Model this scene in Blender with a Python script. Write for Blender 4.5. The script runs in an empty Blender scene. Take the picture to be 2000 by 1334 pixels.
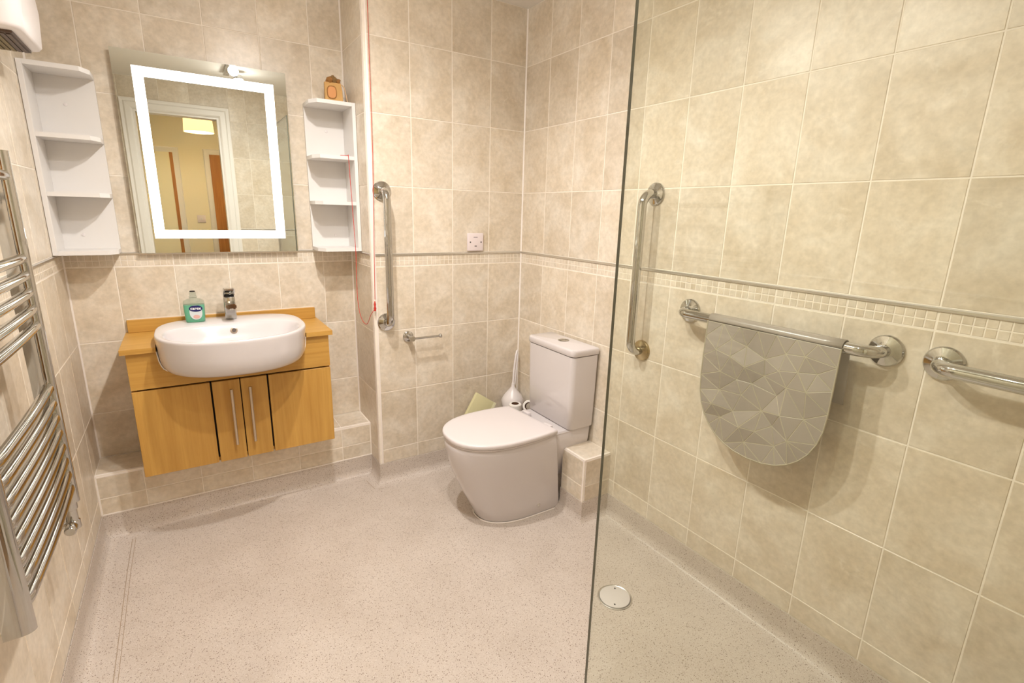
import bpy, bmesh, math, random
from mathutils import Vector, Matrix
from math import pi, sin, cos, radians
random.seed(7)
S = bpy.context.scene
COL = S.collection

# ------------------------------------------------------------------ camera / world / light / exposure
cam_d = bpy.data.cameras.new('camera')
cam_d.sensor_width = 36; cam_d.lens = 985.7991/2000*36; cam_d.clip_start = 0.01
cam = bpy.data.objects.new('camera', cam_d); COL.objects.link(cam)
def cam_axes(yaw, pitch, roll):
    f = Vector((sin(yaw)*cos(pitch), cos(yaw)*cos(pitch), -sin(pitch)))
    r = Vector((cos(yaw), -sin(yaw), 0)); u = r.cross(f)
    return cos(roll)*r+sin(roll)*u, -sin(roll)*r+cos(roll)*u, f
_r, _u, _f = cam_axes(0.5747, 0.2472, 0.0266)
cam.matrix_world = Matrix(((_r.x,_u.x,-_f.x,-1.4934),(_r.y,_u.y,-_f.y,-2.2413),(_r.z,_u.z,-_f.z,1.3183),(0,0,0,1)))
S.camera = cam
w = bpy.data.worlds.new('world'); S.world = w; w.use_nodes = True
w.node_tree.nodes['Background'].inputs[0].default_value = (1,0.93,0.85,1)
w.node_tree.nodes['Background'].inputs[1].default_value = 0.3
S.view_settings.view_transform = 'Standard'; S.view_settings.look = 'None'
S.view_settings.gamma = 1; S.view_settings.use_curve_mapping = False
S.view_settings.exposure = -0.10
# lamp heads of the ceiling spotlight bar: x, y, z, watts
SPOTS = [(-1.10,-0.72,2.20,62.0), (-1.10,-1.20,2.20,46.0), (-1.03,-1.62,2.20,18.0)]
SPOT_COL = (1.0,0.96,0.925)
HALL_W = 36.0

# ------------------------------------------------------------------ materials
def s2l(c):
    return tuple(((v/255)/12.92 if v/255 <= .04045 else (((v/255)+.055)/1.055)**2.4) for v in c)+(1,)
def new_mat(name):
    m = bpy.data.materials.new(name); m.use_nodes = True
    return m, m.node_tree, m.node_tree.nodes['Principled BSDF']
def plain(name, rgb, rough=.5, metal=0, **kw):
    m, nt, b = new_mat(name)
    b.inputs['Base Color'].default_value = s2l(rgb); b.inputs['Roughness'].default_value = rough
    b.inputs['Metallic'].default_value = metal
    for k, v in kw.items(): b.inputs[k.replace('_',' ')].default_value = v
    return m
def N(nt, t, **kw):
    n = nt.nodes.new(t)
    for k, v in kw.items(): setattr(n, k, v)
    return n
def ramp(nt, fac, stops):
    r = N(nt, 'ShaderNodeValToRGB'); e = r.color_ramp.elements
    e[0].position, e[0].color = stops[0][0], s2l(stops[0][1])
    e[1].position, e[1].color = stops[1][0], s2l(stops[1][1])
    for p, c in stops[2:]:
        q = e.new(p); q.color = s2l(c)
    nt.links.new(fac, r.inputs[0]); return r
def noise(nt, vec, scale, detail=6, rough=.55, dist=0):
    n = N(nt, 'ShaderNodeTexNoise'); n.inputs['Scale'].default_value = scale
    n.inputs['Detail'].default_value = detail; n.inputs['Roughness'].default_value = rough
    n.inputs['Distortion'].default_value = dist
    nt.links.new(vec, n.inputs['Vector']); return n
def tile_material():
    m, nt, b = new_mat('stone_tile'); L = nt.links
    tc = N(nt, 'ShaderNodeTexCoord'); oi = N(nt, 'ShaderNodeObjectInfo')
    mul = N(nt, 'ShaderNodeVectorMath', operation='SCALE'); L.new(oi.outputs['Location'], mul.inputs[0]); mul.inputs['Scale'].default_value = 7.3
    cmb = N(nt, 'ShaderNodeCombineXYZ'); rm = N(nt, 'ShaderNodeMath', operation='MULTIPLY'); rm.inputs[1].default_value = 37
    L.new(oi.outputs['Random'], rm.inputs[0]); L.new(rm.outputs[0], cmb.inputs[2]); L.new(rm.outputs[0], cmb.inputs[0])
    a1 = N(nt, 'ShaderNodeVectorMath', operation='ADD'); L.new(tc.outputs['Object'], a1.inputs[0]); L.new(cmb.outputs[0], a1.inputs[1])
    n1 = noise(nt, a1.outputs[0], 6.5, 9, .6, .5)
    n2 = noise(nt, a1.outputs[0], 55, 4, .6)
    n3 = noise(nt, a1.outputs[0], 14, 10, .7, .6)
    r1 = ramp(nt, n1.outputs['Fac'], [(.28,(212,196,172)),(.72,(238,229,215)),(.5,(226,213,194))])
    rnd = N(nt, 'ShaderNodeMapRange'); L.new(oi.outputs['Random'], rnd.inputs[0]); rnd.inputs[3].default_value = .93; rnd.inputs[4].default_value = 1.04
    mx = N(nt, 'ShaderNodeMix', data_type='RGBA', blend_type='MULTIPLY'); mx.inputs[0].default_value = 1
    L.new(r1.outputs[0], mx.inputs['A']); L.new(rnd.outputs[0], mx.inputs['B'])
    r3 = ramp(nt, n3.outputs['Fac'], [(.58,(0,0,0)),(.68,(255,255,255))])
    f3 = N(nt, 'ShaderNodeMath', operation='MULTIPLY'); f3.inputs[1].default_value = .55; L.new(r3.outputs[0], f3.inputs[0])
    m2 = N(nt, 'ShaderNodeMix', data_type='RGBA'); L.new(f3.outputs[0], m2.inputs[0]); L.new(mx.outputs['Result'], m2.inputs['A']); m2.inputs['B'].default_value = s2l((240,230,216))
    r2 = ramp(nt, n2.outputs['Fac'], [(.3,(225,225,222)),(.7,(255,255,255))])
    m3 = N(nt, 'ShaderNodeMix', data_type='RGBA', blend_type='MULTIPLY'); m3.inputs[0].default_value = .7
    L.new(m2.outputs['Result'], m3.inputs['A']); L.new(r2.outputs[0], m3.inputs['B'])
    L.new(m3.outputs['Result'], b.inputs['Base Color'])
    b.inputs['Roughness'].default_value = .33
    bp = N(nt, 'ShaderNodeBump'); bp.inputs['Strength'].default_value = .12; bp.inputs['Distance'].default_value = .004
    L.new(n1.outputs['Fac'], bp.inputs['Height']); L.new(bp.outputs[0], b.inputs['Normal'])
    return m
def vinyl_material():
    m, nt, b = new_mat('speckled_vinyl'); L = nt.links
    tc = N(nt, 'ShaderNodeTexCoord')
    n1 = noise(nt, tc.outputs['Object'], 4, 5, .6)
    r1 = ramp(nt, n1.outputs['Fac'], [(.3,(195,183,172)),(.7,(208,197,187))])
    col = r1.outputs[0]
    for sc, th, c in ((170,.17,(108,86,68)),(330,.20,(142,120,100)),(240,.15,(228,222,216))):
        v = N(nt, 'ShaderNodeTexVoronoi'); v.inputs['Scale'].default_value = sc; L.new(tc.outputs['Object'], v.inputs['Vector'])
        wn = N(nt, 'ShaderNodeTexWhiteNoise'); L.new(v.outputs['Position'], wn.inputs['Vector'])
        gt = N(nt, 'ShaderNodeMath', operation='LESS_THAN'); L.new(v.outputs['Distance'], gt.inputs[0]); gt.inputs[1].default_value = th*1.6
        g2 = N(nt, 'ShaderNodeMath', operation='LESS_THAN'); L.new(wn.outputs['Value'], g2.inputs[0]); g2.inputs[1].default_value = .42
        mm = N(nt, 'ShaderNodeMath', operation='MULTIPLY'); L.new(gt.outputs[0], mm.inputs[0]); L.new(g2.outputs[0], mm.inputs[1])
        m8 = N(nt, 'ShaderNodeMath', operation='MULTIPLY'); L.new(mm.outputs[0], m8.inputs[0]); m8.inputs[1].default_value = .75
        mx = N(nt, 'ShaderNodeMix', data_type='RGBA'); L.new(m8.outputs[0], mx.inputs[0]); L.new(col, mx.inputs['A']); mx.inputs['B'].default_value = s2l(c)
        col = mx.outputs['Result']
    L.new(col, b.inputs['Base Color']); b.inputs['Roughness'].default_value = .38
    n2 = noise(nt, tc.outputs['Object'], 300, 2)
    bp = N(nt, 'ShaderNodeBump'); bp.inputs['Strength'].default_value = .08; bp.inputs['Distance'].default_value = .001
    L.new(n2.outputs['Fac'], bp.inputs['Height']); L.new(bp.outputs[0], b.inputs['Normal'])
    return m
def wood_material(name, axis, dark=(176,116,44), light=(205,146,68)):
    m, nt, b = new_mat(name); L = nt.links
    tc = N(nt, 'ShaderNodeTexCoord'); mp = N(nt, 'ShaderNodeMapping'); L.new(tc.outputs['Object'], mp.inputs[0])
    sc = [70,70,70]; sc[axis] = 3.0; mp.inputs['Scale'].default_value = sc
    n1 = noise(nt, mp.outputs[0], 1.0, 6, .6, .4)
    mp2 = N(nt, 'ShaderNodeMapping'); L.new(tc.outputs['Object'], mp2.inputs[0])
    sc = [14,14,14]; sc[axis] = .9; mp2.inputs['Scale'].default_value = sc
    n2 = noise(nt, mp2.outputs[0], 1.0, 3, .5, .8)
    ad = N(nt, 'ShaderNodeMix', data_type='FLOAT'); ad.inputs[0].default_value = .45
    L.new(n1.outputs['Fac'], ad.inputs[2]); L.new(n2.outputs['Fac'], ad.inputs[3])
    r = ramp(nt, ad.outputs[0], [(.32,dark),(.68,light)])
    L.new(r.outputs[0], b.inputs['Base Color']); b.inputs['Roughness'].default_value = .42
    bp = N(nt, 'ShaderNodeBump'); bp.inputs['Strength'].default_value = .06; bp.inputs['Distance'].default_value = .001
    L.new(n1.outputs['Fac'], bp.inputs['Height']); L.new(bp.outputs[0], b.inputs['Normal'])
    return m
def glass_material(name, tint, ior=1.5):
    m = bpy.data.materials.new(name); m.use_nodes = True; nt = m.node_tree; nt.nodes.clear(); L = nt.links
    o = N(nt, 'ShaderNodeOutputMaterial'); mx = N(nt, 'ShaderNodeMixShader')
    lw = N(nt, 'ShaderNodeLayerWeight'); lw.inputs[0].default_value = .5      # facing term, same on both sides of the pane
    pw = N(nt, 'ShaderNodeMath', operation='POWER'); pw.inputs[1].default_value = 5; L.new(lw.outputs['Facing'], pw.inputs[0])
    f0 = ((ior-1)/(ior+1))**2
    fr = N(nt, 'ShaderNodeMath', operation='MULTIPLY_ADD'); fr.inputs[1].default_value = 1-f0; fr.inputs[2].default_value = f0; L.new(pw.outputs[0], fr.inputs[0])
    t = N(nt, 'ShaderNodeBsdfTransparent'); t.inputs[0].default_value = tint
    g = N(nt, 'ShaderNodeBsdfGlossy'); g.inputs['Roughness'].default_value = .0
    L.new(fr.outputs[0], mx.inputs[0]); L.new(t.outputs[0], mx.inputs[1]); L.new(g.outputs[0], mx.inputs[2]); L.new(mx.outputs[0], o.inputs[0])
    return m
def emit(name, rgb, st):
    m, nt, b = new_mat(name)
    b.inputs['Base Color'].default_value = s2l(rgb); b.inputs['Emission Color'].default_value = s2l(rgb); b.inputs['Emission Strength'].default_value = st
    return m
def grouty(name, rgb, rough=.8):
    m, nt, b = new_mat(name); tc = N(nt, 'ShaderNodeTexCoord'); n = noise(nt, tc.outputs['Object'], 30, 4)
    r = ramp(nt, n.outputs['Fac'], [(.3,tuple(int(v*.96) for v in rgb)),(.7,rgb)]); nt.links.new(r.outputs[0], b.inputs['Base Color'])
    b.inputs['Roughness'].default_value = rough; return m
TILE = tile_material(); VINYL = vinyl_material(); GROUT = grouty('grout', (246,237,224))
CHIP = TILE
WOOD_V = wood_material('oak_vertical', 2, (182,134,60), (208,162,82)); WOOD_H = wood_material('oak_horizontal', 0, (182,134,60), (208,162,82))
DOOR_OAK = wood_material('door_oak', 2, (150,95,45), (190,130,70))
CHROME = plain('chrome', (196,195,192), .06, 1.0)
CHROME_DULL = plain('brushed_steel', (222,220,216), .28, 1.0)
SATIN = plain('satin_nickel', (205,190,172), .35, 1.0)
RUSTY = plain('tarnished_brass', (182,164,128), .22, 1.0)
CERAMIC = plain('white_ceramic', (214,208,208), .12, 0, Coat_Weight=.4, Coat_Roughness=.05)
PLASTIC = plain('white_plastic', (228,222,221), .3)
SEATW = plain('white_seat_plastic', (224,217,217), .22)
MELAMINE = plain('white_melamine', (226,223,220), .4)
TRIMW = plain('white_edge_trim', (238,228,220), .35)
PAINT = plain('white_ceiling_paint', (240,236,230), .8)
GLOSSP = plain('white_gloss_paint', (236,232,226), .35)
CREAM = plain('cream_wall_paint', (240,230,202), .8)
CARPET = grouty('hall_carpet', (150,126,100), .95)
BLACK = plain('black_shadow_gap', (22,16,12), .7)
DARK = plain('dark_plastic', (30,26,28), .4)
RED = plain('red_cord', (196,52,40), .6)
MIRROR = plain('mirror_silver', (232,236,230), .0, 1.0)
EDGEG = plain('polished_glass_edge', (196,218,206), .1, 0, Transmission_Weight=.5)
LED = emit('led_strip_light', (255,253,248), 3.2)
BULB = emit('lamp_face', (255,246,232), 25)
SHADE = emit('lit_lamp_shade', (255,226,164), 1.5)
GLASS = glass_material('shower_glass', (.955,.972,.93,1))
GLASS_EDGE = plain('glass_edge', (104,104,94), .2)
LINER = plain('sealant', (240,232,224), .4)
SEAM = plain('weld_seam_grime', (170,152,132), .6)
GRILLE = plain('heater_grille', (122,106,64), .5, .3)
GRILLE_D = plain('heater_grille_dark', (92,74,62), .5, .3)
PAPER = plain('toilet_paper', (238,234,228), .9)
CARD = plain('cardboard_core', (96,66,44), .9)
PACK = plain('pale_yellow_packet', (214,208,164), .5)
PACKE = plain('packet_edge', (228,224,188), .5)
KRAFT = grouty('kraft_paper', (204,160,98), .8)
KRAFTD = plain('dark_kraft', (150,104,52), .8)  # darker kraft brown for the window rim and dried flowers
ORANGE = plain('orange_window', (204,136,66), .5)
DRIED = grouty('dried_flower', (142,112,70), .9)
RIBBON = plain('peach_ribbon', (226,190,150), .6)
NAVY = plain('navy_label', (24,26,92), .35)
LABELG = plain('label_grey', (206,214,214), .4)
LABELP = plain('label_pink', (214,170,160), .5)
WHITE = plain('print_white', (245,245,245), .5)
def soapmat():
    m, nt, b = new_mat('green_soap'); b.inputs['Base Color'].default_value = s2l((122,200,166)); b.inputs['Roughness'].default_value = .15
    b.inputs['Transmission Weight'].default_value = .35; b.inputs['IOR'].default_value = 1.35; return m
SOAP = soapmat()
CLEARP = glass_material('clear_plastic', (.86,.9,.88,1), 1.45)
SHAVERP = plain('white_switch_plate', (226,214,214), .35)
def vinyl_sheet(name, rgb, clear, rough=.28):
    m, nt, b = new_mat(name); b.inputs['Base Color'].default_value = s2l(rgb); b.inputs['Roughness'].default_value = rough
    tr = N(nt, 'ShaderNodeBsdfTransparent'); tr.inputs[0].default_value = (.9,.88,.82,1); mx = N(nt, 'ShaderNodeMixShader'); mx.inputs[0].default_value = clear
    nt.links.new(b.outputs[0], mx.inputs[1]); nt.links.new(tr.outputs[0], mx.inputs[2]); nt.links.new(mx.outputs[0], nt.nodes['Material Output'].inputs[0]); return m
MAT_A = vinyl_sheet('grey_translucent_vinyl', (164,155,145), .08, .24)
MAT_B = vinyl_sheet('thin_vinyl_crease', (196,187,164), .28)
DRAIN = plain('drain_cover', (216,210,208), .4)

# ------------------------------------------------------------------ helpers
def link(o, parent=None):
    COL.objects.link(o)
    if parent is not None: o.parent = parent
    return o
def mk(name, bm, mat, parent=None, smooth=None, recalc=True):
    if recalc: bmesh.ops.recalc_face_normals(bm, faces=bm.faces)
    me = bpy.data.meshes.new(name); bm.to_mesh(me); bm.free()
    for m in (mat if isinstance(mat, (list,tuple)) else [mat]): me.materials.append(m)
    if smooth is not None:
        me.polygons.foreach_set('use_smooth', [True]*len(me.polygons)); me.set_sharp_from_angle(angle=radians(smooth))
    return link(bpy.data.objects.new(name, me), parent)
def tag(o, label=None, cat=None, group=None, kind=None):
    if label: o['label'] = label
    if cat: o['category'] = cat
    if group: o['group'] = group
    if kind: o['kind'] = kind
    return o
def thing(name, label, cat, loc=(0,0,0), group=None):
    o = bpy.data.objects.new(name, None); o.location = loc; o.empty_display_size = .05; link(o)
    return tag(o, label, cat, group)
def box(bm, x0, x1, y0, y1, z0, z1, bev=0, seg=2, mi=0):
    vs = [bm.verts.new(p) for p in ((x0,y0,z0),(x1,y0,z0),(x1,y1,z0),(x0,y1,z0),(x0,y0,z1),(x1,y0,z1),(x1,y1,z1),(x0,y1,z1))]
    fs = [bm.faces.new([vs[i] for i in q]) for q in ((3,2,1,0),(4,5,6,7),(0,1,5,4),(1,2,6,5),(2,3,7,6),(3,0,4,7))]
    for f in fs: f.material_index = mi
    if bev:
        es = list({e for f in fs for e in f.edges})
        bmesh.ops.bevel(bm, geom=es, offset=bev, segments=seg, affect='EDGES', profile=.5)
    return fs
def bx(name, dims, mat, parent=None, bev=0, seg=2, off=(0,0,0)):
    """box given in world coords; parent's location subtracted"""
    bm = bmesh.new(); x0,x1,y0,y1,z0,z1 = dims
    box(bm, x0-off[0], x1-off[0], y0-off[1], y1-off[1], z0-off[2], z1-off[2], bev, seg)
    return mk(name, bm, mat, parent, 30 if bev else None)
def ring(bm, pts): return [bm.verts.new(p) for p in pts]
def loft(bm, rings, cap0=True, cap1=True, closed=True, mi=0):
    R = [ring(bm, r) for r in rings]; n = len(R[0])
    for a, b in zip(R, R[1:]):
        for i in range(n if closed else n-1):
            j = (i+1) % n
            f = bm.faces.new((a[i], a[j], b[j], b[i])); f.material_index = mi
    if cap0: bm.faces.new(list(reversed(R[0]))).material_index = mi
    if cap1: bm.faces.new(R[-1]).material_index = mi
    return R
def frame_for(t, ref=None):
    t = t.normalized(); a = ref or (Vector((0,0,1)) if abs(t.z) < .9 else Vector((1,0,0)))
    u = (a - t*a.dot(t)).normalized(); return u, t.cross(u)
def tube(bm, pts, r, seg=14, caps=True, mi=0):
    pts = [Vector(p) for p in pts]; rs = r if isinstance(r, (list,tuple)) else [r]*len(pts)
    T = [(pts[min(i+1,len(pts)-1)]-pts[max(i-1,0)]).normalized() for i in range(len(pts))]
    u, v = frame_for(T[0]); rings = []
    for i, p in enumerate(pts):
        u = (u - T[i]*u.dot(T[i])).normalized(); v = T[i].cross(u)
        rings.append([p + (u*cos(2*pi*k/seg)+v*sin(2*pi*k/seg))*rs[i] for k in range(seg)])
    loft(bm, rings, caps, caps, mi=mi)
def lathe(bm, prof, o=(0,0,0), axis=(0,0,1), seg=24, cap0=True, cap1=True, mi=0):
    o = Vector(o); a = Vector(axis).normalized(); u, v = frame_for(a)
    loft(bm, [[o+a*h+(u*cos(2*pi*k/seg)+v*sin(2*pi*k/seg))*max(r,1e-5) for k in range(seg)] for r, h in prof], cap0, cap1, mi=mi)
def fillet(pts, rad, n=7):
    P = [Vector(p) for p in pts]; out = [P[0]]
    for a, b, c in zip(P, P[1:], P[2:]):
        d1 = (a-b).normalized(); d2 = (c-b).normalized(); ang = d1.angle(d2); t = rad/math.tan(ang/2)
        s, e = b+d1*t, b+d2*t; cen = b+(d1+d2).normalized()*(rad/sin(ang/2))
        v0, v1 = s-cen, e-cen; tot = v0.angle(v1); ax = v0.cross(v1).normalized()
        out += [cen+Matrix.Rotation(tot*k/n, 3, ax)@v0 for k in range(n+1)]
    return out+[P[-1]]
def smooth_path(pts, n=8):
    P = [Vector(p) for p in pts]; out = []
    for i in range(len(P)-1):
        p0, p1, p2, p3 = P[max(i-1,0)], P[i], P[i+1], P[min(i+2,len(P)-1)]
        for k in range(n):
            t = k/n
            out.append(.5*((2*p1)+(-p0+p2)*t+(2*p0-5*p1+4*p2-p3)*t*t+(-p0+3*p1-3*p2+p3)*t**3))
    return out+[P[-1]]
def prism(bm, pts2, mapf, d0, d1, mi=0):
    """polygon pts2 (2d) extruded from d0 to d1; mapf(a,b,d)->xyz"""
    A = [bm.verts.new(mapf(a,b,d0)) for a,b in pts2]; B = [bm.verts.new(mapf(a,b,d1)) for a,b in pts2]
    n = len(A); fs = [bm.faces.new(list(reversed(A))), bm.faces.new(B)]
    for i in range(n): fs.append(bm.faces.new((A[i],A[(i+1)%n],B[(i+1)%n],B[i])))
    for f in fs: f.material_index = mi
    return fs

# ------------------------------------------------------------------ dimensions
CEIL = 2.258; D = .3073; XL = -1.8887; XR = -.7963; YR = -2.30; LEDGE_Y = .13; LEDGE_Z = .28
ZLOW = [.105,.178,.475,.774,1.073]; ZUP = [1.131,1.423,1.716,2.008,CEIL]; GR = .0012; GAP = .0034
tile_cache = {}
def tile_mesh(du, dz, ch=.0012, th=.004):
    k = (round(du,4), round(dz,4), ch)
    if k not in tile_cache:
        bm = bmesh.new(); a, b = du/2, dz/2
        loft(bm, [[(-a,-b,-th),(a,-b,-th),(a,b,-th),(-a,b,-th)], [(-a,-b,-ch),(a,-b,-ch),(a,b,-ch),(-a,b,-ch)],
                  [(-a+ch,-b+ch,0),(a-ch,-b+ch,0),(a-ch,b-ch,0),(-a+ch,b-ch,0)]], False, True)
        me = bpy.data.meshes.new('wall_tile'); bm.to_mesh(me); bm.free(); me.materials.append(TILE); tile_cache[k] = me
    return tile_cache[k]
class Wall:
    def __init__(s, name, label, O, u, n, up=(0,0,1)):
        s.O, s.u, s.n, s.up = Vector(O), Vector(u), Vector(n), Vector(up); s.name, s.label = name, label
    def base(s, u0, u1, z0, z1, th=.1, mat=None, back=-GR):
        bm = bmesh.new(); P = lambda a,b,d: s.O+s.u*a+s.up*b+s.n*d
        prism(bm, [(u0,z0),(u1,z0),(u1,z1),(u0,z1)], P, back-th, back)
        s.obj = tag(mk(s.name, bm, mat or GROUT), s.label, 'wall', kind='structure'); return s.obj
    def mat(s, a, b, d=0):
        p = s.O+s.u*a+s.up*b+s.n*d; w = s.u.cross(s.up)
        sgn = 1 if w.dot(s.n) > 0 else -1
        U = s.u*sgn
        return Matrix(((U.x,s.up.x,s.n.x,p.x),(U.y,s.up.y,s.n.y,p.y),(U.z,s.up.z,s.n.z,p.z),(0,0,0,1)))
    def tile(s, u0, u1, z0, z1, name='tile', parent=None, g=GAP):
        if u1-u0 < .008 or z1-z0 < .008: return None
        o = bpy.data.objects.new(name, tile_mesh(u1-u0-g, z1-z0-g)); link(o, parent or s.obj)
        o.matrix_world = s.mat((u0+u1)/2, (z0+z1)/2); return o
    def grid(s, us, zs, skip=None):
        us = sorted(us); zs = sorted(zs)
        for a, b in zip(us, us[1:]):
            for c, d in zip(zs, zs[1:]):
                if skip and skip((a+b)/2, (c+d)/2): continue
                s.tile(a, b, c, d)
    def border(s, us, single=lambda a,b: False):
        us = sorted(us); z0, z1 = 1.073, 1.121
        for a, b in zip(us, us[1:]):
            if b-a < .01: continue
            bm = bmesh.new(); P = lambda x,y,d: s.O+s.u*x+s.up*y+s.n*d
            prism(bm, [(a+.0013,z0+.0013),(b-.0013,z0+.0013),(b-.0013,z1),(a+.0013,z1)], P, -.004, -.0009)
            bt = mk('border_tile', bm, GROUT, s.obj)
            n = max(1, round((b-a)/.0222)); wd = (b-a-.0026)/n; chips = []
            for i in range(n):
                for j in range(2):
                    u0 = a+.0013+i*wd; y0 = z0+.0025+j*.0226
                    chips.append((u0+.0009, u0+wd-.0009, y0+.0009, y0+.0226-.0009))
            if single(a, b):
                for c in chips: s.tile(c[0], c[1], c[2], c[3], 'mosaic_chip', bt, 0)
            else:
                bm = bmesh.new()
                for c in chips:
                    e = .0008
                    A = [P(x,y,-.0012) for x,y in ((c[0],c[2]),(c[1],c[2]),(c[1],c[3]),(c[0],c[3]))]
                    B = [P(x,y,0) for x,y in ((c[0]+e,c[2]+e),(c[1]-e,c[2]+e),(c[1]-e,c[3]-e),(c[0]+e,c[3]-e))]
                    loft(bm, [A,B], False, True)
                tag(mk('mosaic_chips', bm, TILE, bt), kind='stuff')
    def strip(s, u0, u1, label, name):
        bm = bmesh.new(); P = lambda x,y,d: s.O+s.u*x+s.up*y+s.n*d
        prof = [(1.121,-.001),(1.1215,.0035),(1.1235,.0055),(1.128,.0055),(1.1305,.0035),(1.131,-.001)]
        loft(bm, [[P(a,y,d) for y,d in prof] for a in (u0,u1)])
        return tag(mk(name, bm, CHROME_DULL), label, 'trim', 'chrome strip around the tiled walls', 'structure')

# ------------------------------------------------------------------ tiled walls
cA = [0]+[-.196-.2*k for k in range(11)]+[YR]
wr = Wall('wall_right', 'beige stone-tiled shower wall with two grab rails and a folded mat', (0,0,0), (0,1,0), (-1,0,0))
wr.base(YR, 0, 0, CEIL)
wr.grid(cA, ZLOW); wr.grid(cA, ZUP); wr.border(cA, lambda a,b: b < -.95)
wr.strip(YR, 0, 'thin chrome strip along the shower wall above the mosaic border', 'trim_1')
cB = [0,-.198,-.398,-.598,XR+.017]
wb = Wall('wall_back', 'beige tiled wall beside the toilet with the paper holder', (0,0,0), (1,0,0), (0,-1,0))
wb.base(XR+.003, .1, 0, CEIL)
wb.grid(cB, ZLOW); wb.grid(cB, ZUP); wb.border(cB)
wb.strip(XR+.017, 0, 'thin chrome strip on the tiled wall beside the toilet', 'trim_2')
cC = [XR,-.937,-1.137,-1.337,-1.537,-1.735,XL]
wa = Wall('wall_alcove_back', 'beige tiled alcove wall behind the illuminated mirror', (0,D,0), (1,0,0), (0,-1,0))
wa.base(XL-.1, XR+.1, 0, CEIL)
ZA = [LEDGE_Z,.475,.774,1.073]
wa.grid(cC, ZA); wa.grid(cC, ZUP); wa.border(cC)
wa.strip(XL, XR, 'thin chrome strip behind the basin under the mirror', 'trim_3')
ws = Wall('wall_alcove_side', 'narrow tiled return wall between the alcove and the toilet', (XR,0,0), (0,1,0), (-1,0,0))
ws.base(.003, D, 0, CEIL, th=.05)
ws.grid([.017,D], ZLOW); ws.grid([.017,D], ZUP); ws.border([.017,D])
ws.strip(.017, D, 'thin chrome strip on the narrow alcove return wall', 'trim_4')
cL = [D]+[.117-.2*k for k in range(12)]+[YR]
wl = Wall('wall_left', 'beige tiled wall behind the chrome towel radiator', (XL,0,0), (0,1,0), (1,0,0))
wl.base(YR, D, 0, CEIL)
wl.grid(cL, ZLOW); wl.grid(cL, ZUP); wl.border(cL)
wl.strip(YR, D, 'thin chrome strip on the wall behind the towel radiator', 'trim_5')
# rear wall with the doorway
DX0, DX1, DZ = -1.715, -1.13, 2.03
wv = Wall('wall_rear', 'tiled wall around the white-framed doorway', (0,YR,0), (1,0,0), (0,1,0))
bm = bmesh.new()
for u0,u1,z0,z1 in ((XL-.1,DX0,0,CEIL),(DX1,.1,0,CEIL),(DX0,DX1,DZ,CEIL)): box(bm, u0,u1, YR-.1, YR-GR, z0, z1)
wv.obj = tag(mk('wall_rear', bm, GROUT), wv.label, 'wall', kind='structure')
AR = .075
cV = [0]+[-.13-.2*k for k in range(5)]+[DX1+AR]
wv.grid(cV, ZLOW); wv.grid(cV, ZUP); wv.border(cV)
wv.grid([XL, DX0-AR], ZLOW); wv.grid([XL, DX0-AR], ZUP)
wv.grid([DX1+AR,-1.33,-1.53,DX0-AR], [DZ+AR, CEIL])
wv.strip(DX1+AR, 0, 'thin chrome strip on the wall beside the doorway', 'trim_6')
# ceiling
bm = bmesh.new(); box(bm, XL-.1, .1, YR-.1, D+.1, CEIL, CEIL+.08)
tag(mk('ceiling', bm, PAINT), 'plain white painted bathroom ceiling', 'ceiling', kind='structure')

# boxed ledge across the alcove
bm = bmesh.new(); box(bm, XL, XR, LEDGE_Y+GR, D-GR, 0, LEDGE_Z-GR)
lg = tag(mk('wall_ledge', bm, GROUT), 'low tiled pipe ledge along the alcove under the basin cabinet', 'ledge', kind='structure')
cE = [XR-.004,-.94,-1.14,-1.34,-1.537,-1.735,XL]
wE = Wall('', '', (0,LEDGE_Y,0), (1,0,0), (0,-1,0)); wE.obj = lg; wE.grid(cE, [.105,.178,LEDGE_Z-.010])
wT = Wall('', '', (0,0,LEDGE_Z), (1,0,0), (0,0,1), (0,1,0)); wT.obj = lg; wT.grid(cE, [LEDGE_Y+.010, D])
def edge_trim(name, a, b, n1, n2, r, parent=None):
    """white quadrant trim along an outside edge a-b; n1,n2 outward normals of the two faces"""
    a, b, n1, n2 = Vector(a), Vector(b), Vector(n1), Vector(n2); c = -(n1+n2)*r
    prof = [c]+[c+n1*r*cos(t)+n2*r*sin(t) for t in [k*pi/12 for k in range(7)]]
    bm = bmesh.new(); loft(bm, [[p+q for q in prof] for p in (a,b)]); return mk(name, bm, TRIMW, parent, 40)
bx('sealant_bead', (XL,XR-.002,LEDGE_Y-.003,LEDGE_Y+.001,.104,.109), LINER, lg)
bx('sealant_bead', (XL,XL+.005,LEDGE_Y-.004,LEDGE_Y+.001,.109,LEDGE_Z-.002), LINER, lg)
edge_trim('edge_trim', (XL,LEDGE_Y,LEDGE_Z), (XR,LEDGE_Y,LEDGE_Z), (0,-1,0), (0,0,1), .010, lg)
tag(edge_trim('trim_7', (XR,0,.105), (XR,0,CEIL), (-1,0,0), (0,-1,0), .018), 'white rounded corner bead on the alcove edge beside the pull cord', 'trim', kind='structure')
def corner_bead(name, x, y, sx, sy, z0, label):
    bm = bmesh.new(); prism(bm, [(x,y),(x+sx*.005,y),(x,y+sy*.005)], lambda a,b,d: (a,b,d), z0, CEIL)
    tag(mk(name, bm, LINER), label, 'trim', kind='structure')
corner_bead('trim_8', 0, 0, -1, -1, .105, 'white sealant line in the corner behind the toilet')
corner_bead('trim_9', XL, D, 1, -1, LEDGE_Z, 'white sealant line in the alcove corner behind the radiator')
corner_bead('trim_10', XR, D, -1, -1, LEDGE_Z, 'white sealant line in the narrow alcove corner by the return wall')
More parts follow.
